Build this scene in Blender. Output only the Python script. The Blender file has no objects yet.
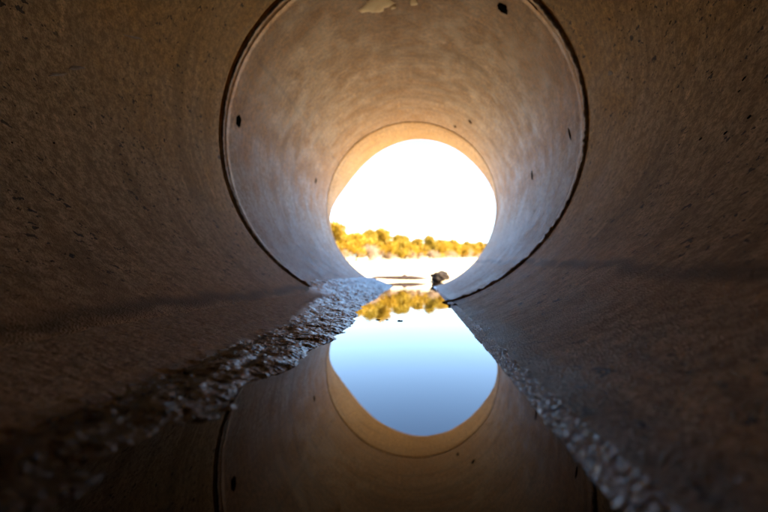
import bpy, bmesh, math, random
from mathutils import Vector, Matrix, noise, Euler

random.seed(7)
S = bpy.context.scene
COL = S.collection
R = 0.90            # inner radius of the culvert
CZ = 0.866          # height of the pipe axis above the water
THK = 0.11
J0, J1, J2 = -0.42, 2.0, 4.4
PI = math.pi


# ------------------------------------------------------------------ helpers
def tag(o, label=None, cat=None, group=None, kind=None):
    if label: o['label'] = label
    if cat: o['category'] = cat
    if group: o['group'] = group
    if kind: o['kind'] = kind
    return o


def link(name, me, mat=None, parent=None, smooth=True):
    o = bpy.data.objects.new(name, me)
    COL.objects.link(o)
    if mat: me.materials.append(mat)
    if smooth:
        me.polygons.foreach_set('use_smooth', [True] * len(me.polygons))
    if parent: o.parent = parent
    return o


def mesh(name, vs, fs, uvs=None):
    me = bpy.data.meshes.new(name)
    me.from_pydata(vs, [], fs)
    if uvs:
        lay = me.uv_layers.new(name='UVMap')
        for l in me.loops:
            lay.data[l.index].uv = uvs[l.vertex_index]
    me.update()
    return me


def fbm(x, y, z, o=4):
    return noise.fractal(Vector((x, y, z)), 1.0, 2.0, o)


def sstep(a, b, x):
    t = min(1, max(0, (x - a) / (b - a)))
    return t * t * (3 - 2 * t)


# ------------------------------------------------------------------ node helpers
class NT:
    def __init__(s, name):
        s.m = bpy.data.materials.new(name); s.m.use_nodes = True
        s.t = s.m.node_tree; s.b = s.t.nodes['Principled BSDF']
        s.out = s.t.nodes['Material Output']
    def n(s, kind, **kw):
        nd = s.t.nodes.new(kind)
        for k, v in kw.items(): setattr(nd, k, v)
        return nd
    def l(s, a, b): s.t.links.new(a, b)
    def val(s, sock, v):
        if hasattr(v, 'is_linked') or isinstance(v, bpy.types.NodeSocket): s.l(v, sock)
        else: sock.default_value = v
    def noise(s, co, scale, detail=4, rough=.55, dist=0.0):
        nd = s.n('ShaderNodeTexNoise'); s.l(co, nd.inputs['Vector'])
        nd.inputs['Scale'].default_value = scale; nd.inputs['Detail'].default_value = detail
        nd.inputs['Roughness'].default_value = rough; nd.inputs['Distortion'].default_value = dist
        return nd.outputs['Fac']
    def voro(s, co, scale, rnd=1.0):
        nd = s.n('ShaderNodeTexVoronoi'); s.l(co, nd.inputs['Vector'])
        nd.inputs['Scale'].default_value = scale; nd.inputs['Randomness'].default_value = rnd
        return nd
    def map(s, co, sc=(1, 1, 1), loc=(0, 0, 0), rot=(0, 0, 0)):
        nd = s.n('ShaderNodeMapping'); s.l(co, nd.inputs['Vector'])
        nd.inputs['Scale'].default_value = sc; nd.inputs['Location'].default_value = loc
        nd.inputs['Rotation'].default_value = rot
        return nd.outputs[0]
    def rng(s, v, a, b, c=0., d=1., smooth=True):
        nd = s.n('ShaderNodeMapRange'); s.val(nd.inputs[0], v)
        if smooth: nd.interpolation_type = 'SMOOTHSTEP'
        for i, x in enumerate((a, b, c, d)): nd.inputs[i + 1].default_value = x
        return nd.outputs[0]
    def math(s, op, a, b=0.0, c=None):
        nd = s.n('ShaderNodeMath', operation=op)
        s.val(nd.inputs[0], a); s.val(nd.inputs[1], b)
        if c is not None: s.val(nd.inputs[2], c)
        return nd.outputs[0]
    def mix(s, f, a, b, mode='MIX'):
        nd = s.n('ShaderNodeMix', data_type='RGBA', blend_type=mode)
        s.val(nd.inputs[0], f)
        for i, x in ((6, a), (7, b)):
            if isinstance(x, bpy.types.NodeSocket): s.l(x, nd.inputs[i])
            else: nd.inputs[i].default_value = (*x, 1)
        return nd.outputs[2]
    def bump(s, h, strength, dist, prev=None):
        nd = s.n('ShaderNodeBump'); s.l(h, nd.inputs['Height'])
        nd.inputs['Strength'].default_value = strength; nd.inputs['Distance'].default_value = dist
        if prev: s.l(prev, nd.inputs['Normal'])
        return nd.outputs[0]
    def base(s, c, rough=.8, normal=None, spec=None):
        if isinstance(c, bpy.types.NodeSocket): s.l(c, s.b.inputs['Base Color'])
        else: s.b.inputs['Base Color'].default_value = (*c, 1)
        s.val(s.b.inputs['Roughness'], rough)
        if normal: s.l(normal, s.b.inputs['Normal'])
        if spec is not None: s.b.inputs['Specular IOR Level'].default_value = spec
        return s.m


pitk = 1.0


def concrete(name, grey, brown, grit=1.0, brownness=0.5, rough=(.42, .62), seed=0.0, seam=None, spec=.5, zf=(.40, -.16)):
    k = NT(name)
    tc = k.n('ShaderNodeTexCoord'); uv = k.map(tc.outputs['UV'], loc=(seed, seed * 1.7, 0))
    ob = tc.outputs['Object']
    sep = k.n('ShaderNodeSeparateXYZ'); k.l(ob, sep.inputs[0])
    x, y, z = sep.outputs
    # uv: u = arc length from the bottom (m), v = along the pipe (m)
    big = k.noise(uv, 1.6, 7, .68, .3)
    blot = k.noise(uv, 7.0, 8, .72, .1)
    ring = k.noise(k.map(uv, (3.0, 10, 1)), 1.0, 4, .6)
    streak = k.noise(k.map(uv, (16, 1.3, 1)), 1.0, 5, .6, .3)
    fine = k.noise(uv, 130, 3, .6)
    f = k.math('ADD', k.math('MULTIPLY', big, .7), k.math('MULTIPLY', blot, .5))
    f = k.math('ADD', f, k.math('MULTIPLY_ADD', z, zf[0], zf[1]))  # browner crown, greyer sides: stain plus painted bounce glow and sky sheen
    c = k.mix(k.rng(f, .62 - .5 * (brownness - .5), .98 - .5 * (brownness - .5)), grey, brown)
    c = k.mix(k.math('MULTIPLY', k.rng(ring, .42, .7), .2), c, tuple(v * .72 for v in brown))
    c = k.mix(k.math('MULTIPLY', k.rng(streak, .5, .78), .5), c, (1.45, 1.45, 1.45), 'MULTIPLY')
    drip = k.noise(k.map(uv, (1.1, 9, 1)), 1.0, 6, .68, .8)
    c = k.mix(k.math('MULTIPLY', k.rng(drip, .50, .62), .55), c, tuple(v * .50 for v in brown))
    diag = k.noise(k.map(uv, (1.6, 22, 1), (2, 5, 0), (0, 0, .55)), 1.0, 5, .65, .2)
    c = k.mix(k.math('MULTIPLY', k.rng(diag, .56, .68), .5), c, (1.6, 1.6, 1.6), 'MULTIPLY')
    mott = k.noise(uv, 38, 6, .7)
    c = k.mix(k.math('MULTIPLY', k.rng(mott, .48, .58), .6), c, tuple(v * .42 for v in brown))
    c = k.mix(k.math('MULTIPLY', k.rng(mott, .47, .38), .6), c, (1.4, 1.4, 1.4), 'MULTIPLY')
    c = k.mix(k.math('MULTIPLY', k.rng(fine, .46, .62), .62 * grit), c, tuple(v * .5 for v in brown))
    # bug holes, two sizes, stretched a little along the pipe wall
    pits = None
    for sc, th, ofs in ((34, .27, 0), (70, .30, 3.1), (13, .12, 8.2)):
        wv = k.map(uv, (1.0, .62, 1), (ofs, ofs, 0), (0, 0, .5))
        warp = k.n('ShaderNodeMixRGB'); warp.inputs[0].default_value = .035
        nz = k.n('ShaderNodeTexNoise'); k.l(uv, nz.inputs['Vector']); nz.inputs['Scale'].default_value = 60
        k.l(wv, warp.inputs[1]); k.l(nz.outputs['Color'], warp.inputs[2])
        v = k.voro(warp.outputs[0], sc)
        sepc = k.n('ShaderNodeSeparateColor'); k.l(v.outputs['Color'], sepc.inputs[0])
        size = k.rng(sepc.outputs[0], .3, 1.0, 0.0, th * pitk, smooth=False)
        p = k.math('LESS_THAN', v.outputs['Distance'], size)
        pits = p if pits is None else k.math('MAXIMUM', pits, p)
    patch = k.rng(k.noise(uv, 2.3, 3), .30, .5)
    pits = k.math('MULTIPLY', pits, k.math('MULTIPLY', patch, .9))
    c = k.mix(pits, c, (.018, .012, .009))
    if seam is not None:
        su = k.n('ShaderNodeSeparateXYZ'); k.l(tc.outputs['UV'], su.inputs[0])
        sd_ = k.math('ABSOLUTE', k.math('SUBTRACT', k.math('ADD', su.outputs[0], k.math('MULTIPLY', k.math('SUBTRACT', k.noise(k.map(uv, (.1, 3, 1)), 1.0, 3), .5), .03)), seam))
        sl = k.math('MULTIPLY', k.rng(sd_, .003, .022, 1, 0), k.rng(k.noise(k.map(uv, (1, 5, 1)), 1.3, 4), .3, .6))
        c = k.mix(k.math('MULTIPLY', sl, .55), c, tuple(v * .35 for v in brown))
    # old water marks, a hand's breadth above the stream
    wob = k.math('MULTIPLY', k.math('SUBTRACT', k.noise(k.map(uv, (.1, 2.2, 1)), 1.0, 5, .6), .5), .09)
    hz = k.math('ADD', z, wob)
    nleft = k.math('LESS_THAN', x, 0.0)
    line_h = k.math('ADD', k.math('MULTIPLY', nleft, -.052), k.math('ADD', .122, k.math('MULTIPLY', y, k.math('MULTIPLY', k.math('SUBTRACT', 1.0, nleft), .035))))
    dz = k.math('ABSOLUTE', k.math('SUBTRACT', hz, line_h))
    lm = k.math('MULTIPLY', k.rng(dz, .002, .020, 1, 0), k.rng(k.noise(k.map(uv, (6, 5, 1)), 1.3, 5, .65), .34, .50))
    wetf = k.rng(k.math('ADD', z, k.math('MULTIPLY', wob, .25)), .008, .034, 1, 0)
    c = k.mix(k.math('MULTIPLY', wetf, .6), c, (.05, .036, .026))
    below = k.rng(k.math('SUBTRACT', hz, line_h), -.02, .01, 1, 0)
    near_line = k.rng(dz, .0, .09, 1, 0)
    c = k.mix(k.math('MULTIPLY', k.math('MULTIPLY', near_line, .55), k.rng(k.noise(k.map(uv, (3, 1.5, 1)), 1.5, 5, .65), .35, .62)), c, (.52, .31, .125))
    c = k.mix(k.math('MULTIPLY', lm, .85), c, tuple(v * .3 for v in brown))
    h = k.math('ADD', k.math('MULTIPLY', fine, .5), k.math('MULTIPLY', k.noise(uv, 420, 2), .35))
    gv = k.voro(uv, 230); grain = k.rng(gv.outputs['Distance'], 0, .6, 1, 0)
    h = k.math('ADD', h, k.math('MULTIPLY', grain, k.math('ADD', k.math('MULTIPLY', below, .5), .2)))
    n1 = k.bump(h, .8 * grit, .0028)
    n2 = k.bump(k.math('ADD', k.math('MULTIPLY', blot, 1.0), k.math('MULTIPLY', ring, .25)), .5, .0035, n1)
    n3 = k.bump(k.math('ADD', k.math('MULTIPLY', pits, -1.0), k.math('MULTIPLY', lm, -.12)), 1.0, .004, n2)
    r = k.rng(k.math('ADD', blot, k.math('MULTIPLY', big, .4)), .45, .95, rough[0], rough[1])
    r = k.math('SUBTRACT', r, k.math('MULTIPLY', wetf, .1))
    return k.base(c, r, n3, spec)


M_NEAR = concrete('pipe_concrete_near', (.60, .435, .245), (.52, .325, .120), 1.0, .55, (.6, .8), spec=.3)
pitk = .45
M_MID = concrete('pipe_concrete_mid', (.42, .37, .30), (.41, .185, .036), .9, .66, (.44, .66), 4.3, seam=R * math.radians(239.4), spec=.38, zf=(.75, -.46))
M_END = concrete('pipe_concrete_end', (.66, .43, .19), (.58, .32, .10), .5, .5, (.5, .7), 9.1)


def mk_mortar():
    k = NT('joint_mortar'); tc = k.n('ShaderNodeTexCoord'); o = tc.outputs['Object']
    a = k.noise(o, 40, 5, .65); b = k.noise(o, 7, 4)
    c = k.mix(k.rng(a, .35, .65), (.13, .10, .075), (.36, .30, .24))
    c = k.mix(k.rng(b, .5, .65), c, (.10, .075, .055))
    return k.base(c, .75, k.bump(a, .9, .006))
M_MORTAR = mk_mortar()


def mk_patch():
    k = NT('painted_crown_light'); tc = k.n('ShaderNodeTexCoord'); o = tc.outputs['Object']
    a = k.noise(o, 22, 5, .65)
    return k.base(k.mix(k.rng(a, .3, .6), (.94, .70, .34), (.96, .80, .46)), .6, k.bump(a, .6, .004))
M_PATCH = mk_patch()  # cream colour stands for light falling on the crown


def mk_simple(name, c1, c2, sc, rough=.8, bs=.5, bd=.004, spec=.5):
    k = NT(name); tc = k.n('ShaderNodeTexCoord'); o = tc.outputs['Object']
    a = k.noise(o, sc, 5, .6)
    return k.base(k.mix(k.rng(a, .35, .65), c1, c2), rough, k.bump(a, bs, bd), spec)
M_DARK = mk_simple('hole_dark', (.004, .003, .002), (.010, .007, .005), 60, .9, .5, .004, .0)  # near black painted in for the shade inside holes
M_RUBBER = mk_simple('joint_rubber', (.05, .036, .025), (.10, .07, .045), 40)
M_BLOCKER = mk_simple('added_blocker_dark', (.05, .032, .02), (.10, .065, .04), 50, .7)
M_SCUFF = mk_simple('scuffed_concrete', (.30, .24, .18), (.40, .33, .26), 60)
M_BARK = mk_simple('bark', (.10, .075, .055), (.20, .16, .12), 6)
M_WOOD = mk_simple('driftwood', (.022, .012, .010), (.05, .028, .022), 30)
M_ROCK = mk_simple('rock', (.010, .007, .005), (.03, .02, .013), 18, .8, .9, .02, .2)
M_LEAFD = mk_simple('wet_leaf', (.008, .006, .005), (.025, .015, .01), 90, .8, .5, .004, .1)
M_PEBBLE = mk_simple('pebble', (.06, .05, .045), (.20, .17, .14), 60, .4)


def mk_water():
    k = NT('still_water'); tc = k.n('ShaderNodeTexCoord'); o = tc.outputs['Object']
    a = k.noise(k.map(o, (1, .45, 1)), 9, 3, .5)
    nrm = k.bump(a, .06, .004)
    c = k.mix(k.rng(k.noise(o, 3, 4), .3, .7), (.012, .009, .007), (.030, .019, .011))
    k.base(c, .015, nrm, .5)
    k.b.inputs['IOR'].default_value = WATER_IOR
    return k.m
WATER_IOR = 1.39
M_WATER = mk_water()


def mk_mud():
    k = NT('wet_mud'); tc = k.n('ShaderNodeTexCoord'); o = tc.outputs['Object']
    a = k.noise(o, 28, 6, .62, .4); f = k.noise(o, 260, 4, .7); v = k.voro(o, 520)
    g = k.rng(v.outputs['Distance'], 0, .6, 1, 0)
    c = k.mix(k.rng(a, .35, .62), (.016, .009, .005), (.048, .028, .016))
    c = k.mix(k.math('MULTIPLY', g, .35), c, (.085, .062, .046))
    vs_ = k.voro(o, 210); cs = k.n('ShaderNodeSeparateColor'); k.l(vs_.outputs['Color'], cs.inputs[0])
    spk = k.math('LESS_THAN', vs_.outputs['Distance'], k.rng(cs.outputs[0], .62, 1.0, 0.0, .42, smooth=False))
    clus = k.rng(k.noise(o, 16, 4, .6), .44, .62)
    c = k.mix(k.math('MULTIPLY', k.math('MULTIPLY', spk, clus), .8), c, (.42, .43, .48))  # glints painted as pale bluish specks in the mud colour
    sp = k.n('ShaderNodeSeparateXYZ'); k.l(o, sp.inputs[0])
    nx = k.math('ADD', k.math('MULTIPLY', sp.outputs[0], -1.0), k.math('MULTIPLY', k.math('SUBTRACT', k.noise(o, 11, 6, .65), .5), .08))
    dry = k.math('MULTIPLY', k.rng(k.math('SUBTRACT', nx, k.rng(sp.outputs[1], .9, 1.85, 0, .11)), .188, .222), k.rng(sp.outputs[1], 1.7, 2.05, 1, .12))
    mott = k.noise(o, 42, 6, .7)
    dc = k.mix(k.rng(mott, .38, .62), (.58, .41, .22), (.38, .25, .11))
    dc = k.mix(k.math('MULTIPLY', k.rng(k.noise(o, 150, 3, .6), .52, .62), .6), dc, (.10, .06, .035))
    c = k.mix(dry, c, dc)
    n = k.bump(k.math('ADD', f, k.math('MULTIPLY', g, .5)), .7, .0012)
    n = k.bump(a, .5, .003, n)
    wr = k.rng(f, .3, .7, .08, .22)
    r = k.math('ADD', wr, k.math('MULTIPLY', dry, .55))
    k.base(c, r, n, .6)
    k.l(k.math('ADD', k.math('MULTIPLY', dry, -.15), k.rng(sp.outputs[1], .4, 1.4, .9, .85)), k.b.inputs['Specular IOR Level'])
    return k.m
M_MUD = mk_mud()


def mk_grit():
    k = NT('wet_grit'); tc = k.n('ShaderNodeTexCoord'); o = tc.outputs['Object']
    v = k.voro(o, 260); f = k.noise(o, 500, 3, .6); a = k.noise(o, 30, 4)
    g = k.rng(v.outputs['Distance'], 0, .7, 1, 0)
    cs = k.n('ShaderNodeSeparateColor'); k.l(v.outputs['Color'], cs.inputs[0])
    c = k.mix(k.rng(cs.outputs[0], .05, .5), (.68, .73, .82), (.93, .97, 1.0))  # bluish white glitter painted into the grain colour
    c = k.mix(k.rng(v.outputs['Distance'], .45, .7), c, (.42, .43, .47))
    c = k.mix(k.math('MULTIPLY', k.rng(a, .62, .75), .3), c, (.20, .16, .13))
    n = k.bump(k.math('ADD', g, k.math('MULTIPLY', f, .5)), 1.0, .0018)
    k.b.inputs['IOR'].default_value = 1.9
    k.b.inputs['Metallic'].default_value = .7
    return k.base(c, .20, n, 1.0)
M_GRIT = mk_grit()


def mk_ground():
    k = NT('pale_dry_ground'); tc = k.n('ShaderNodeTexCoord'); o = tc.outputs['Object']
    a = k.noise(o, .35, 6, .6); b = k.noise(o, 5, 6, .65)
    c = k.mix(k.rng(a, .35, .65), (.64, .50, .30), (.72, .58, .37))
    c = k.mix(k.math('MULTIPLY', k.rng(b, .55, .7), .4), c, (.46, .34, .21))
    return k.base(c, .9, k.bump(b, .6, .05), .2)
M_GROUND = mk_ground()


def mk_leaf(name, c1, c2, tr=.35):
    k = NT(name); oi = k.n('ShaderNodeObjectInfo'); geo = k.n('ShaderNodeNewGeometry')
    c = k.mix(geo.outputs['Random Per Island'], c1, c2)
    c = k.mix(k.math('MULTIPLY', oi.outputs['Random'], .35), c, tuple(v * .75 for v in c1))
    k.base(c, .6, None, .3)
    t = k.n('ShaderNodeBsdfTranslucent'); k.l(c, t.inputs[0])
    ms = k.n('ShaderNodeMixShader'); ms.inputs[0].default_value = tr
    k.l(k.b.outputs[0], ms.inputs[1]); k.l(t.outputs[0], ms.inputs[2]); k.l(ms.outputs[0], k.out.inputs[0])
    return k.m
M_YEL = mk_leaf('yellow_leaves', (.30, .18, .010), (.40, .26, .018))
M_OLV = mk_leaf('olive_leaves', (.26, .175, .014), (.34, .235, .018))
M_PALE = mk_leaf('pale_twigs', (.30, .21, .14), (.38, .28, .20), .2)


# ------------------------------------------------------------------ pipe sections
def pipe_mesh(name, y0, y1, lip=.012, skew0=0.0, endfn=None, nseg=288, seed=0.0, nr=36, lipband=False):
    """thick tube, y0 may lean (skew0) ; endfn(theta)->end y ; theta = 0 at the bottom"""
    vs, fs, uv = [], [], []
    prof = []           # (t, r offset, uses noise)
    prof.append((0, THK, 0)); prof.append((0, lip, 0))
    prof.append((.005, .002, 1))
    if lipband:
        for q in (.009, .012, .015, .018, .021, .024, .028): prof.append((q, 0, 1))
    for i in range(1 if lipband else 0, nr + 1):
        prof.append((.009 + (.982) * i / nr, 0, 1))
    prof.append((.995, .002, 1)); prof.append((1, lip, 0)); prof.append((1, THK, 0))
    for (t, dr, nz) in prof:
        for j in range(nseg):
            th = 2 * PI * j / nseg
            a = y0 + skew0 * math.sin(th)
            b = endfn(th) if endfn else y1
            y = a + (b - a) * t
            r = R + dr
            if lipband and nz: r += .0015 * sstep(.030, .046, y - y0) - .0015 + .003 * math.exp(-((y - y0 - .052) / .008) ** 2)
            if nz:
                r += .0022 * noise.noise(Vector((math.cos(th) * 2 + seed, math.sin(th) * 2, y * 1.2)))
            edge = (.0035 * noise.noise(Vector((th * 9, seed, t * 3))) if (t < .01 or t > .99) else 0)
            vs.append(((r) * math.sin(th), y + edge, CZ - r * math.cos(th)))
            uv.append((R * th, y))
    n = len(prof)
    for i in range(n):
        i2 = (i + 1) % n
        for j in range(nseg):
            j2 = (j + 1) % nseg
            fs.append((i * nseg + j, i * nseg + j2, i2 * nseg + j2, i2 * nseg + j))
    me = mesh(name, vs, fs)
    lay = me.uv_layers.new(name='UVMap')
    for p in me.polygons:
        us = [uv[me.loops[l].vertex_index] for l in p.loop_indices]
        mx = max(u[0] for u in us)
        for l in p.loop_indices:
            u, v = uv[me.loops[l].vertex_index]
            if mx - u > R * PI: u += 2 * PI * R
            lay.data[l].uv = (u, v)
    return me


def bead(name, y, rr, w, seed, mat, parent, a0=0., a1=2 * PI, skew=0., amp=1.0, nseg=900):
    """irregular mortar squeezed round a joint"""
    vs, fs = [], []
    K = 7
    closed = abs(a1 - a0 - 2 * PI) < 1e-3
    N = int(nseg * (a1 - a0) / (2 * PI))
    for j in range(N if closed else N + 1):
        th = a0 + (a1 - a0) * j / N
        c, s = math.cos(th), math.sin(th)
        q = fbm(c * 14 + seed, s * 14, 0, 5); q2 = fbm(c * 40 + seed, s * 40, 5, 3)
        ww = w * (1 + .45 * amp * q + .3 * amp * q2)
        hh = w * .42 * (1 + .6 * amp * q2 + .35 * amp * q)
        yc = y + skew * s + w * .3 * amp * q
        for i in range(K):
            f = PI * i / (K - 1)
            yy = yc - ww / 2 * math.cos(f)
            r = rr + .004 - hh * math.sin(f)
            vs.append((r * s, yy, CZ - r * c))
    M = N if closed else N
    for j in range(M):
        j2 = (j + 1) % N if closed else j + 1
        for i in range(K - 1):
            fs.append((j * K + i, j * K + i + 1, j2 * K + i + 1, j2 * K + i))
    return link(name, mesh(name, vs, fs), mat, parent)


def wall_point(th, y, r=R):
    return Vector((r * math.sin(th), y, CZ - r * math.cos(th)))


def blob_on_wall(name, th, y, w_arc, w_y, mat, parent, seed=0, thick=.004, rot=0.0, irr=.3, sink=.0, tex=24):
    """thin irregular raised patch or a dark disc for painted pit shade, following the wall"""
    vs, fs = [], []
    rings = 5
    vs.append(tuple(wall_point(th, y, R - thick)))
    for k in range(1, rings + 1):
        q = k / rings
        for j in range(tex):
            a = 2 * PI * j / tex
            rad = q * (1 + irr * noise.noise(Vector((math.cos(a) * 1.7 + seed, math.sin(a) * 1.7, seed * 2)))
                       + irr * .5 * noise.noise(Vector((math.cos(a) * 5 + seed, math.sin(a) * 5, 1))))
            da, dy = rad * w_arc * math.cos(a), rad * w_y * math.sin(a)
            da, dy = da * math.cos(rot) - dy * math.sin(rot), da * math.sin(rot) + dy * math.cos(rot)
            rr = R - thick * (1 - q ** 3) + (.006 if k == rings else 0)
            vs.append(tuple(wall_point(th + da / R, y + dy, rr)))
    for j in range(tex):
        fs.append((0, 1 + j, 1 + (j + 1) % tex))
    for k in range(rings - 1):
        for j in range(tex):
            a, b = 1 + k * tex + j, 1 + k * tex + (j + 1) % tex
            fs.append((a, a + tex, b + tex, b))
    return link(name, mesh(name, vs, fs), mat, parent)


GAP = .010
# section round the camera
near = link('pipe_section', pipe_mesh('pipe_section', J0 + GAP, J1 - .003, .003, 0, None, 320, 1.0, 60), M_NEAR)
tag(near, 'dark brown pitted concrete pipe section nearest the viewer, before the first joint', 'pipe section',
    'concrete pipe sections of the culvert')
# middle section: the left side of its joint stands open
mid = link('pipe_section', pipe_mesh('pipe_section', J1 + .0022, J2 - .003, .003, -.0050, None, 320, 4.0, 60, True), M_MID)
tag(mid, 'smooth concrete pipe section between the two ring joints, brown crown and grey blue sides', 'pipe section',
    'concrete pipe sections of the culvert')


def end_y(th):
    a = math.degrees(th) - 180                    # signed from the crown, + = left as seen
    a = -a
    pts = [(-180, 4.46), (-106, 4.46), (-97, 4.49), (-84, 4.76), (-72, 5.05), (-60, 5.2), (-45, 5.24), (-20, 5.13), (0, 5.02),
           (28, 4.92), (52, 4.86), (68, 4.72), (80, 4.55), (90, 4.46), (180, 4.46)]
    for (p, u), (q, v) in zip(pts, pts[1:]):
        if p <= a <= q:
            return u + (v - u) * (a - p) / (q - p)
    return 4.46


def end_smooth(th):
    return sum(end_y(th + math.radians(k)) if 0 < th + math.radians(k) < 2 * PI else 4.46 for k in range(-9, 10, 3)) / 7


end = link('pipe_section', pipe_mesh('pipe_section', J2 + .004, 0, .010, 0, end_smooth, 320, 8.0, 14), M_END)
tag(end, 'pale orange lit hood of the pipe mouth at the far opening', 'pipe section',
    'concrete pipe sections of the culvert')
# unseen run of pipe behind the camera, closed by an added wall keeping light out
rear = link('unseen_culvert_run', pipe_mesh('unseen_culvert_run', -9.0, J0 - GAP, .012, 0, None, 128, 12.0, 20), M_NEAR)
tag(rear, kind='structure')
vs = [(0, -9.0, CZ)] + [((R + THK) * math.sin(2 * PI * j / 64), -9.0, CZ - (R + THK) * math.cos(2 * PI * j / 64)) for j in range(64)]
ew = link('added_light_blocker', mesh('added_light_blocker', vs, [(0, 1 + j, 1 + (j + 1) % 64) for j in range(64)]), M_BLOCKER, None, False)
tag(ew, kind='structure')


# rubber/dark collars at the back of the joints and mortar beads
def collar(y, parent, w=.028):
    vs, fs = [], []
    N = 128
    for j in range(N):
        th = 2 * PI * j / N
        for yy in (y - w / 2, y + w / 2):
            vs.append(tuple(wall_point(th, yy, R + .018)))
    for j in range(N):
        a = 2 * j; b = 2 * ((j + 1) % N)
        fs.append((a, a + 1, b + 1, b))
    return link('joint_gasket', mesh('joint_gasket', vs, fs), M_RUBBER, parent)


collar(J1, near); collar(J2, mid)
bead('mortar_bead', J1 + .020, R - .003, .026, 2.0, M_MORTAR, mid, PI * .06, PI * .97, skew=-.0050, amp=.9)
bead('mortar_bead', J1 + .022, R - .003, .020, 9.0, M_MORTAR, mid, PI * 1.05, PI * 1.97, skew=-.0050, amp=.7)
bead('mortar_bead', J2 - .002, R, .010, 5.0, M_MORTAR, end, PI * .2, PI * 1.8, amp=.4)



def hole(parent, deg, y, wa, wy, seed, rot=0., name='bug_hole', thick=.003, mat=None, irr=.35):
    return blob_on_wall(name, math.radians(deg), y, wa, wy, mat or M_DARK, parent, seed, thick, rot, irr)

hole(mid, 262.3, 2.20, .042, .036, 1.0, 0, 'lift_hole_shade')
hole(mid, 141.5, 2.235, .042, .040, 2.0, 0, 'lift_hole_shade')
hole(mid, 144.5, 2.145, .030, .070, 2.6, -.5, 'dark_mark', .002)  # elongated dark mark beside the lift hole
hole(mid, 259.6, 3.86, .030, .022, 3.0)
hole(mid, 140.5, 3.89, .022, .035, 4.0, .4)
hole(mid, 149.2, 4.23, .020, .030, 5.0)
hole(mid, 90.5, 2.24, .050, .012, 6.0, .5, 'gouge_shade')
hole(mid, 87.8, 3.0, .040, .020, 7.0, .4, 'gouge_shade')
hole(mid, 189.3, 2.425, .120, .085, 8.3, .15, 'painted_light_patch', .002, M_PATCH, .30)  # bright light on the crown, painted as pale cream patches
hole(mid, 183.0, 2.465, .022, .024, 9.3, 0, 'painted_light_patch', .005, M_PATCH)
hole(mid, 175.0, 2.43, .030, .040, 11.3, 0, 'painted_light_patch', .003, M_PATCH)
hole(near, 281.0, 1.05, .006, .045, 12.0, .5, 'scuff_mark', .0012, M_SCUFF, .6)
hole(near, 277.5, 1.12, .007, .050, 13.0, .5, 'scuff_mark', .0012, M_SCUFF, .6)
hole(near, 263.0, 1.35, .005, .060, 14.0, .4, 'scuff_mark', .0012, M_SCUFF, .6)
hole(near, 96.0, 1.75, .010, .030, 15.0, -.5, 'scuff_mark', .0012, M_SCUFF, .6)
rb = random.Random(5)
for i in range(110):
    dg = rb.choice([rb.uniform(60, 128), rb.uniform(232, 300)]); a_ = .0016 + .0035 * rb.random() ** 2.5
    hole(near, dg, rb.uniform(.62, 1.9), a_ * rb.uniform(.6, 1), a_ * rb.uniform(1, 1.9), i * 1.3, rb.uniform(.1, .8), 'bug_hole', .0015)

# ------------------------------------------------------------------ water
def poly_sheet(name, pts, z, mat):
    bm = bmesh.new()
    f = bm.faces.new([bm.verts.new((x, y, z)) for x, y in pts])
    bmesh.ops.triangulate(bm, faces=[f])
    me = bpy.data.meshes.new(name); bm.to_mesh(me); bm.free()
    return link(name, me, mat, None, False)


L = [(-.33, -8.9), (-.33, 4.42), (-.6, 4.9), (-.95, 5.6), (-1.1, 6.5), (-.95, 7.4), (-.5, 8.0)]
Rr = [(.5, 7.9), (.62, 7.2), (.75, 6.6), (.7, 5.8), (.5, 4.9), (.33, 4.42), (.33, -8.9)]
water = poly_sheet('water', L + Rr, 0.0, M_WATER)
tag(water, kind='structure')


# ------------------------------------------------------------------ mud bank on the left
def _ico():
    bm = bmesh.new(); bmesh.ops.create_icosphere(bm, subdivisions=1, radius=1)
    bm.verts.ensure_lookup_table()
    v = [x.co.copy() for x in bm.verts]; f = [tuple(q.index for q in p.verts) for p in bm.faces]
    bm.free(); return v, f


ICO_V, ICO_F = _ico()


class Grains:
    def __init__(s): s.v, s.f = [], []
    def add(s, rnd, x, y, z, r):
        b = len(s.v)
        sx, sy, sz = (r * rnd.uniform(.7, 1.35) for _ in range(3))
        sz *= .4
        M = Euler((rnd.gauss(0, .22), rnd.gauss(0, .22), rnd.uniform(0, 6))).to_matrix()
        for p in ICO_V:
            q = M @ Vector((p.x * sx, p.y * sy, p.z * sz))
            s.v.append((x + q.x, y + q.y, z + q.z))
        s.f += [(a + b, c + b, d + b) for a, c, d in ICO_F]


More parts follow.
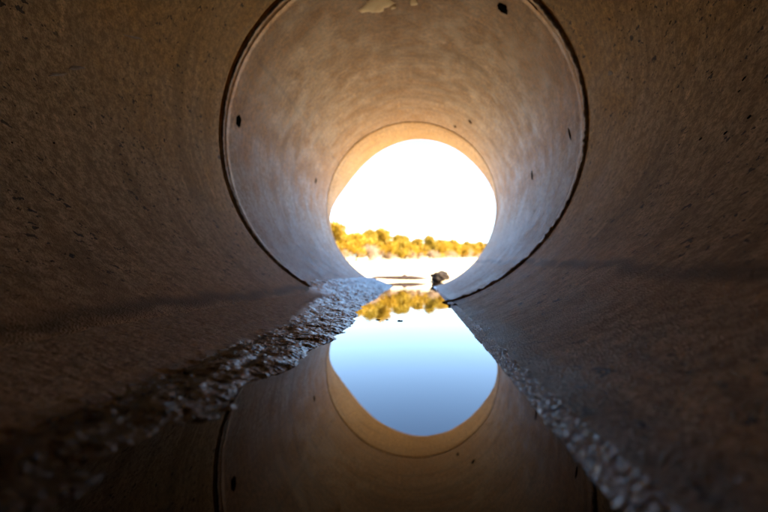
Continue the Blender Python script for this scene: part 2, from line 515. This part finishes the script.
def bank():
    y0, y1 = .18, J2 + .1
    NY, NX = 1500, 190
    vs, fs = [], []
    for i in range(NY + 1):
        t = i / NY
        y = y0 + (y1 - y0) * (t ** 1.5)
        edge = -.050 + .012 * fbm(y * 2.6, 1.3, 0, 4) + .008 * noise.noise(Vector((y * 13, 4, 0)))
        edge -= .062 * sstep(1.05, 1.75, y) + .065 * sstep(2.0, 3.6, y)
        mid_ = sstep(1.75, 2.35, y)
        outer = -.43 - .05 * mid_
        for j in range(NX + 1):
            s = (j / NX) ** 1.7
            x = edge + .02 + (outer - edge - .02) * s
            d = edge - x                       # distance behind the water's edge
            h = -.006 + (.0105 + .0035 * sstep(.3, .7, y)) * sstep(-.01, .05 + .05 * sstep(.7, .3, y), d) + .004 * sstep(.05, .12, d)
            w = fbm(x * 16 + y * 5, y * 9 - x * 10, 3.0, 4)
            r2 = 1 - abs(noise.noise(Vector((x * 22 + y * 4, y * 9 - x * 6, 7))))
            w3 = fbm(x * 70, y * 55, 1.0, 4)
            wid = .11 * sstep(.9, 1.85, y)
            dry = sstep(.180 + wid, .235 + wid, -x + .02 * noise.noise(Vector((y * 6, 1, x * 5)))) * (1 - .75 * mid_)
            am = sstep(-.035, .015, d) * (1.0 + .3 * mid_) * (1 - .82 * dry)
            rp = fbm(x * 17 + .8 * w, y * 44 + 1.5 * w, 4.0, 2)
            pk = noise.noise(Vector((x * 75, y * 105, 2.0)))
            pf = noise.noise(Vector((x * 170, y * 200, 6.0)))
            h += am * (.0052 * w + .0042 * (r2 - .75) + .0026 * rp + .0015 * pk + .0010 * pf)
            h += .215 * max(0, -x - .195) + .03 * mid_ * sstep(.15, .4, -x) + dry * .0006 * fbm(x * 120, y * 120, 4, 2)
            vs.append((x, y, h))
    W = NX + 1
    for i in range(NY):
        for j in range(NX):
            a = i * W + j
            fs.append((a, a + 1, a + W + 1, a + W))
    # grains standing out of the wet part
    rnd = random.Random(21)
    G = Grains()
    for _ in range(9000):
        i = int(NY * rnd.random() ** 1.1 * .80); j = int(NX * rnd.random() ** 1.2 * .62)
        x, y, h = vs[i * W + j]
        if h < -.001: continue
        if fbm(x * 40, y * 30, 9, 3) < -.12: continue
        G.add(rnd, x, y, h, rnd.uniform(.0006, .0017) * (1.0 + .5 * (rnd.random() < .06)))
    b = len(vs)
    vs += G.v; fs += [tuple(q + b for q in f) for f in G.f]
    o = link('mud', mesh('mud', vs, fs), M_MUD)
    return tag(o, 'dark wet rippled mud bank glistening along the left water edge', 'mud', kind='stuff')


bank()


# ------------------------------------------------------------------ glittering grit on the right water edge
def grit():
    y0, y1 = .16, J2 + .02
    NY, NX = 2400, 56
    vs, fs = [], []
    for i in range(NY + 1):
        t = i / NY
        y = y0 + (y1 - y0) * (t ** 1.7)
        e0 = .236 + .004 * fbm(y * 5, 0, 0, 3)
        e1 = .268 + .007 * fbm(y * 6, 3, 0, 4) + .005 * noise.noise(Vector((y * 20, 0, 0))) + .006 * sstep(.6, .25, y)
        e1 -= .006 * sstep(1.6, 2.2, y)
        for j in range(NX + 1):
            s = j / NX
            x = e0 + (e1 - e0) * s
            zw = CZ - math.sqrt(R * R - x * x)
            prof = math.sin(PI * min(1, max(0, s))) ** .6
            v = noise.noise(Vector((x * 240, y * 200, 0)))
            v2 = .8 * fbm(x * 170, y * 160, 2, 2)
            h = zw + prof * (.0026 + .0010 * v + .0020 * v2) - (1 - prof) * .002
            vs.append((x, y, h))
    W = NX + 1
    for i in range(NY):
        for j in range(NX):
            a = i * W + j
            fs.append((a, a + W, a + W + 1, a + 1))
    rnd = random.Random(5)
    G = Grains()
    for _ in range(26000):
        i = int(NY * rnd.random() * .93); j = int((NX + 1) * rnd.betavariate(1.6, 1.9))
        x, y, h = vs[i * W + j]
        G.add(rnd, x, y, h + .0004, rnd.uniform(.0006, .0013) * (1 + .6 * (rnd.random() < .05)))
    for _ in range(2500):      # strays up the wall
        y = .2 + 1.7 * rnd.random() ** 1.3; x = .262 + rnd.random() ** 2 * .05
        G.add(rnd, x, y, CZ - math.sqrt(R * R - x * x), rnd.uniform(.0006, .0014))
    b = len(vs)
    vs += G.v; fs += [tuple(q + b for q in f) for f in G.f]
    o = link('wet_grit', mesh('wet_grit', vs, fs), M_GRIT)
    return tag(o, 'sparkling pale wet grit strip along the right water edge', 'grit', kind='stuff')


grit()


# ------------------------------------------------------------------ ground outside
def hill(x, y):
    z = 2.7 * (max(0, y - 9) / 81) ** 1.27
    z = min(z, 9.2 + .01 * max(0, y - 230) ** .5)
    return z


def ground():
    ys = [-60, -20, -9, -4, 0, 3, 4.2]
    y = 4.45
    while y < 2600:
        ys.append(y); y += .12 if y < 9 else (.5 if y < 20 else (4 if y < 260 else 120))
    xs = [-2000, -900, -400, -200]
    x = -120
    while x < 120:
        xs.append(x)
        ax = abs(x + .01)
        x += 8 if ax > 24 else (2 if ax > 6.01 else (.5 if ax > 2.01 else .1))
    xs += [120, 200, 400, 900, 2000]
    vs, fs = [], []
    for yy in ys:
        for xx in xs:
            if yy < 4.44:
                z = -.45
            else:
                z = hill(xx, yy) + .035 + .03 * fbm(xx * .8, yy * .8, 0, 4)
                if yy > 15: z += .25 * fbm(xx * .05, yy * .05, 0, 4) * min(1, (yy - 15) / 40)
                # pool below the mouth
                cx, cy = (xx + .1) / 1.0, (yy - 5.4) / 2.45
                d = math.sqrt(cx * cx + cy * cy) + .15 * noise.noise(Vector((xx * 1.5, yy * 1.5, 3)))
                z -= .16 * (1 - sstep(.62, 1.0, d))
                if yy < 4.9 and abs(xx) < 1.3: z = min(z, -.16)
            vs.append((xx, yy, z))
    W = len(xs)
    for i in range(len(ys) - 1):
        for j in range(W - 1):
            a = i * W + j
            fs.append((a, a + 1, a + W + 1, a + W))
    return tag(link('ground', mesh('ground', vs, fs), M_GROUND), kind='structure')


ground()


def embankment():
    """fill over the culvert, its face sloping back from the mouth"""
    vs, fs = [], []
    N = 96
    rs = [R + .06, 1.3, 1.8, 2.5, 3.5, 5, 8, 14, 30, 60]
    for r in rs:
        for j in range(N):
            th = 2 * PI * j / N
            x, v = r * math.sin(th), CZ - r * math.cos(th)
            v = max(v, -.4)
            H = 2.6
            b = 1.35
            y = J2 + .02 - b * min(max(v, 0), H) * .16 if v < 1.9 else J2 + .02 - b * .16 * 1.9 - (min(v, H) - 1.9) * 1.4
            z = min(v, H)
            if v > H: y -= (v - H)
            if r > 1.2: z += .05 * fbm(x, y, v, 3)
            vs.append((x, y, z))
    for i in range(len(rs) - 1):
        for j in range(N):
            j2 = (j + 1) % N
            fs.append((i * N + j, i * N + j2, (i + 1) * N + j2, (i + 1) * N + j))
    return tag(link('embankment', mesh('embankment', vs, fs), M_GROUND), kind='structure')


embankment()


# ------------------------------------------------------------------ things by the mouth
def lumpy(name, c, size, seed, mat, parent=None, amp=.35, sub=4, freq=1.8):
    bm = bmesh.new()
    bmesh.ops.create_icosphere(bm, subdivisions=sub, radius=1)
    for v in bm.verts:
        p = v.co.copy()
        k = 1 + amp * fbm(p.x * freq + seed, p.y * freq, p.z * freq, 4)
        v.co = Vector((p.x * size[0] * k, p.y * size[1] * k, p.z * size[2] * k))
    me = bpy.data.meshes.new(name); bm.to_mesh(me); bm.free()
    o = link(name, me, mat, parent)
    o.location = c
    return o


rock = lumpy('rock', (.42, 7.0, .075), (.16, .14, .10), 3.3, M_ROCK, None, .38, 4, 1.6)
tag(rock, 'dark brown lumpy rock on the bank at the right of the pipe mouth', 'rock')


def limb_mesh(segs, nside=8, seed=0, rough=.12):
    """segs: list of polylines [(x,y,z,r)...] all in one mesh"""
    vs, fs = [], []
    for pl in segs:
        prev = None
        for i, (x, y, z, r) in enumerate(pl):
            p = Vector((x, y, z))
            if i < len(pl) - 1: d = Vector(pl[i + 1][:3]) - p
            else: d = p - Vector(pl[i - 1][:3])
            d.normalize()
            a = d.orthogonal().normalized(); b = d.cross(a)
            base = len(vs)
            for j in range(nside):
                t = 2 * PI * j / nside
                q = 1 + rough * noise.noise(Vector((j * 1.7, i * 1.1 + seed, 0)))
                vs.append(tuple(p + (a * math.cos(t) + b * math.sin(t)) * r * q))
            if prev is not None:
                for j in range(nside):
                    j2 = (j + 1) % nside
                    fs.append((prev + j, prev + j2, base + j2, base + j))
            prev = base
        fs.append(tuple(range(prev, prev + nside)))
    return vs, fs


lg = limb_mesh([[(-.98, 8.1, .035, .02), (-.75, 8.0, .05, .045), (-.35, 7.9, .055, .055), (-.1, 7.85, .05, .06), (.12, 7.8, .045, .04), (.3, 7.75, .02, .015)],
                [(-.3, 7.9, .05, .03), (-.22, 7.88, .10, .032), (-.18, 7.88, .125, .016)],
                [(-.05, 7.85, .05, .02), (.05, 7.9, .09, .008)]], 12, 2, .35)
log = link('driftwood_log', mesh('driftwood_log', *lg), M_WOOD)
tag(log, 'low reddish brown driftwood log with a stub lying across the end of the pool', 'log')


for (x, y, a, sd_, lb) in ((-.007, 1.244, .0062, 2, 'small dark bark chip afloat, leftmost of the three specks on the bright water'),
                           (.020, 1.246, .0040, 5, 'tiny dark bark chip afloat between two bigger specks on the bright water'),
                           (.060, 1.223, .0085, 9, 'largest dark bark chip afloat, rightmost of the three specks on the bright water')):
    ch = lumpy('bark_chip', (x, y, .0004), (a, a * .7, a * .28), sd_, M_LEAFD, None, .5, 3)
    tag(ch, lb, 'bark chip', 'bark chips afloat')
peb = lumpy('pebble', (.262, 1.775, .006), (.010, .007, .007), 1.0, M_LEAFD, None, .4, 3)
tag(peb, 'small dark pebble at the water edge under the right end of the first joint', 'pebble', 'pebbles by the joint')
peb = lumpy('pebble', (.240, 1.80, .004), (.006, .005, .005), 4.0, M_LEAFD, None, .4, 3)
tag(peb, 'tiny dark pebble in the water just left of the bigger joint pebble', 'pebble', 'pebbles by the joint')


# ------------------------------------------------------------------ trees
def crown_mesh(name, h, w, nclump, nleaf, seed, ls=.22):
    rnd = random.Random(seed)
    vs, fs = [], []
    clumps = []
    for _ in range(nclump):
        zz = rnd.random() ** .8
        rad = w * (.25 + .75 * math.sin(PI * min(1, .15 + zz * .85)) ** .8) * math.sqrt(rnd.random())
        a = rnd.random() * 2 * PI
        clumps.append(Vector((rad * math.cos(a), rad * math.sin(a), h * (.18 + .80 * zz))))
    for c in clumps:
        cr = w * rnd.uniform(.16, .34)
        for _ in range(nleaf // nclump):
            d = Vector((rnd.gauss(0, 1), rnd.gauss(0, 1), rnd.gauss(0, .8))) * cr * .6
            p = c + d
            n = Vector((rnd.gauss(0, 1), rnd.gauss(0, 1), rnd.gauss(0, 1))).normalized()
            a = n.orthogonal().normalized(); b = n.cross(a)
            s = ls * rnd.uniform(.6, 1.3)
            i = len(vs)
            for (u, v) in ((-.5, -.5), (.5, -.35), (.4, .5), (-.45, .4)):
                vs.append(tuple(p + a * s * u + b * s * v))
            fs.append((i, i + 1, i + 2, i + 3))
    return mesh(name, vs, fs), clumps


def trunk_mesh(name, h, clumps, seed):
    rnd = random.Random(seed)
    segs = [[(0, 0, -.6, h * .028), (rnd.uniform(-.1, .1), 0, h * .3, h * .02), (rnd.uniform(-.25, .25), rnd.uniform(-.2, .2), h * .6, h * .012), (0, 0, h * .9, h * .004)]]
    for c in rnd.sample(clumps, min(9, len(clumps))):
        z0 = c.z * .55
        segs.append([(0, 0, z0, h * .010), (c.x * .5, c.y * .5, (z0 + c.z) / 2, h * .006), (c.x, c.y, c.z, h * .002)])
    return mesh(name, *limb_mesh(segs, 6, seed, .2))


KINDS = []
for i, (h, w, nc, mat) in enumerate([(7.6, 2.3, 26, M_YEL), (6.6, 2.6, 28, M_YEL), (8.2, 1.9, 22, M_OLV), (5.6, 2.4, 22, M_YEL), (7.0, 2.2, 20, M_OLV)]):
    cm, cl = crown_mesh('crown', h, w * 1.5, nc + 26, 6500, 40 + i, .30)
    tm = trunk_mesh('trunk', h, cl, 90 + i)
    KINDS.append((cm, tm, mat, h, w))
for cm, tm, mat, h, w in KINDS:
    cm.materials.append(mat); tm.materials.append(M_BARK)
SHRUB = []
for i in range(3):
    cm, cl = crown_mesh('branches', 2.8 + .6 * i, 2.6, 22, 2600, 140 + i, .16)
    tm = trunk_mesh('stem', 2.4 + .5 * i, cl, 190 + i)
    cm.materials.append(M_PALE); tm.materials.append(M_BARK)
    SHRUB.append((cm, tm))


def plant(kind, name, x, y, s, rz, label, cat, group, pn):
    e = bpy.data.objects.new(name, None); COL.objects.link(e)
    e.location = (x, y, hill(x, y)); e.rotation_euler = (0, 0, rz); e.scale = (s, s, s)
    tag(e, label, cat, group)
    for me, n in zip(kind[:2], pn):
        o = bpy.data.objects.new(n, me); COL.objects.link(o); o.parent = e
    return e
ORD = ['first', 'second', 'third', 'fourth', 'fifth', 'sixth', 'seventh', 'eighth', 'ninth', 'tenth', 'eleventh', 'twelfth',
       'thirteenth', 'fourteenth', 'fifteenth', 'sixteenth', 'seventeenth', 'eighteenth', 'nineteenth', 'twentieth']
rt = random.Random(11)
NT_ = 20
LOOK = ['tall full yellow tree', 'broad round yellow tree', 'slim olive gold tree', 'short bushy yellow tree', 'airy olive gold tree']
for i in range(NT_):
    u = .06 + (i + rt.uniform(-.22, .22)) / (NT_ - 1) * .95
    x, y = -24 + 64 * u, 88 + 125 * u
    k = [0, 1, 2, 0, 4, 3, 0, 2, 1, 4, 0, 3, 2, 1, 0, 3, 4, 1, 0, 3][i]
    s = [1.12, 1.0, .95, 1.1, 1.0, .9, .86, .95, 1.0, .85, .95, 1.0, .85, .95, .95, .9, .85, .85, .8, .8][i]
    plant(KINDS[k], 'yellow_tree', x, y, s * (1.04 - .16 * u), rt.uniform(0, 6), f'{LOOK[k]}, {ORD[i]} from the left in the far tree line', 'tree',
          'yellow autumn trees of the far tree line', ('crown', 'trunk'))
for i in range(16):
    u = .02 + (i + rt.uniform(-.3, .3)) / 15 * .96
    x, y = -25 + 66 * u, 97 + 128 * u
    plant(KINDS[[2, 4, 1, 3][i % 4]], 'yellow_tree', x, y, rt.uniform(.78, .98) * (1.1 - .2 * u), rt.uniform(0, 6),
          f'{LOOK[[2, 4, 1, 3][i % 4]]} behind the front trees, {ORD[i]} from left of the back row', 'tree',
          'yellow autumn trees of the far tree line', ('crown', 'trunk'))
for i in range(18):
    u = .0 + i / 17 + rt.uniform(-.03, .03)
    x, y = -24 + 64 * u, 83 + 122 * u + rt.uniform(-3, 3)
    plant(SHRUB[i % 3], 'pale_bush', x, y, rt.uniform(.5, 1.25), rt.uniform(0, 6),
          f'pale pinkish bare bush, {ORD[i]} from the left at the foot of the far trees', 'bush',
          'pale bushes at the foot of the far trees', ('branches', 'stem'))


# ------------------------------------------------------------------ camera
cam_d = bpy.data.cameras.new('camera'); cam = bpy.data.objects.new('camera', cam_d)
COL.objects.link(cam)
CAMLOC = Vector((.126, 0, .138))
cam.location = CAMLOC
YAW, PITCH, ROLL = 5.3, 2.45, 0.0
cam.rotation_euler = (Matrix.Rotation(math.radians(YAW), 3, 'Z') @ Matrix.Rotation(math.radians(90 + PITCH), 3, 'X')
                      @ Matrix.Rotation(math.radians(ROLL), 3, 'Z')).to_euler()
cam_d.sensor_width = 36; cam_d.lens = 19.5
cam_d.clip_start = .01; cam_d.clip_end = 6000
cam_d.dof.use_dof = True; cam_d.dof.focus_distance = .95; cam_d.dof.aperture_fstop = 2.6
cam_d.dof.aperture_blades = 0
S.camera = cam

# ------------------------------------------------------------------ light
SUN_EL, SUN_AZ = 40, 112      # azimuth clockwise from +Y (north)
w = bpy.data.worlds.new('World'); S.world = w; w.use_nodes = True
nt = w.node_tree; bg = nt.nodes['Background']
sky = nt.nodes.new('ShaderNodeTexSky'); sky.sky_type = 'NISHITA'; sky.sun_disc = False
sky.sun_elevation = math.radians(SUN_EL); sky.sun_rotation = math.radians(SUN_AZ)
sky.air_density = 1.0; sky.dust_density = .3; sky.ozone_density = 4
nt.links.new(sky.outputs[0], bg.inputs[0]); bg.inputs[1].default_value = .085
sd = bpy.data.lights.new('sun', 'SUN'); sun = bpy.data.objects.new('sun', sd); COL.objects.link(sun)
sd.energy = 4.5; sd.angle = math.radians(.5); sd.color = (1, .86, .64)
az = math.radians(SUN_AZ); el = math.radians(SUN_EL)
d = Vector((math.sin(az) * math.cos(el), math.cos(az) * math.cos(el), math.sin(el)))
sun.rotation_euler = d.to_track_quat('Z', 'Y').to_euler()
sun.location = d * 50

S.render.engine = 'CYCLES'
S.cycles.max_bounces = 14; S.cycles.diffuse_bounces = 7; S.cycles.glossy_bounces = 6
S.cycles.caustics_reflective = True; S.cycles.sample_clamp_indirect = 8
S.cycles.use_denoising = True
S.view_settings.view_transform = 'Standard'; S.view_settings.look = 'None'
S.view_settings.gamma = 1; S.view_settings.use_curve_mapping = False
S.view_settings.exposure = 3.1
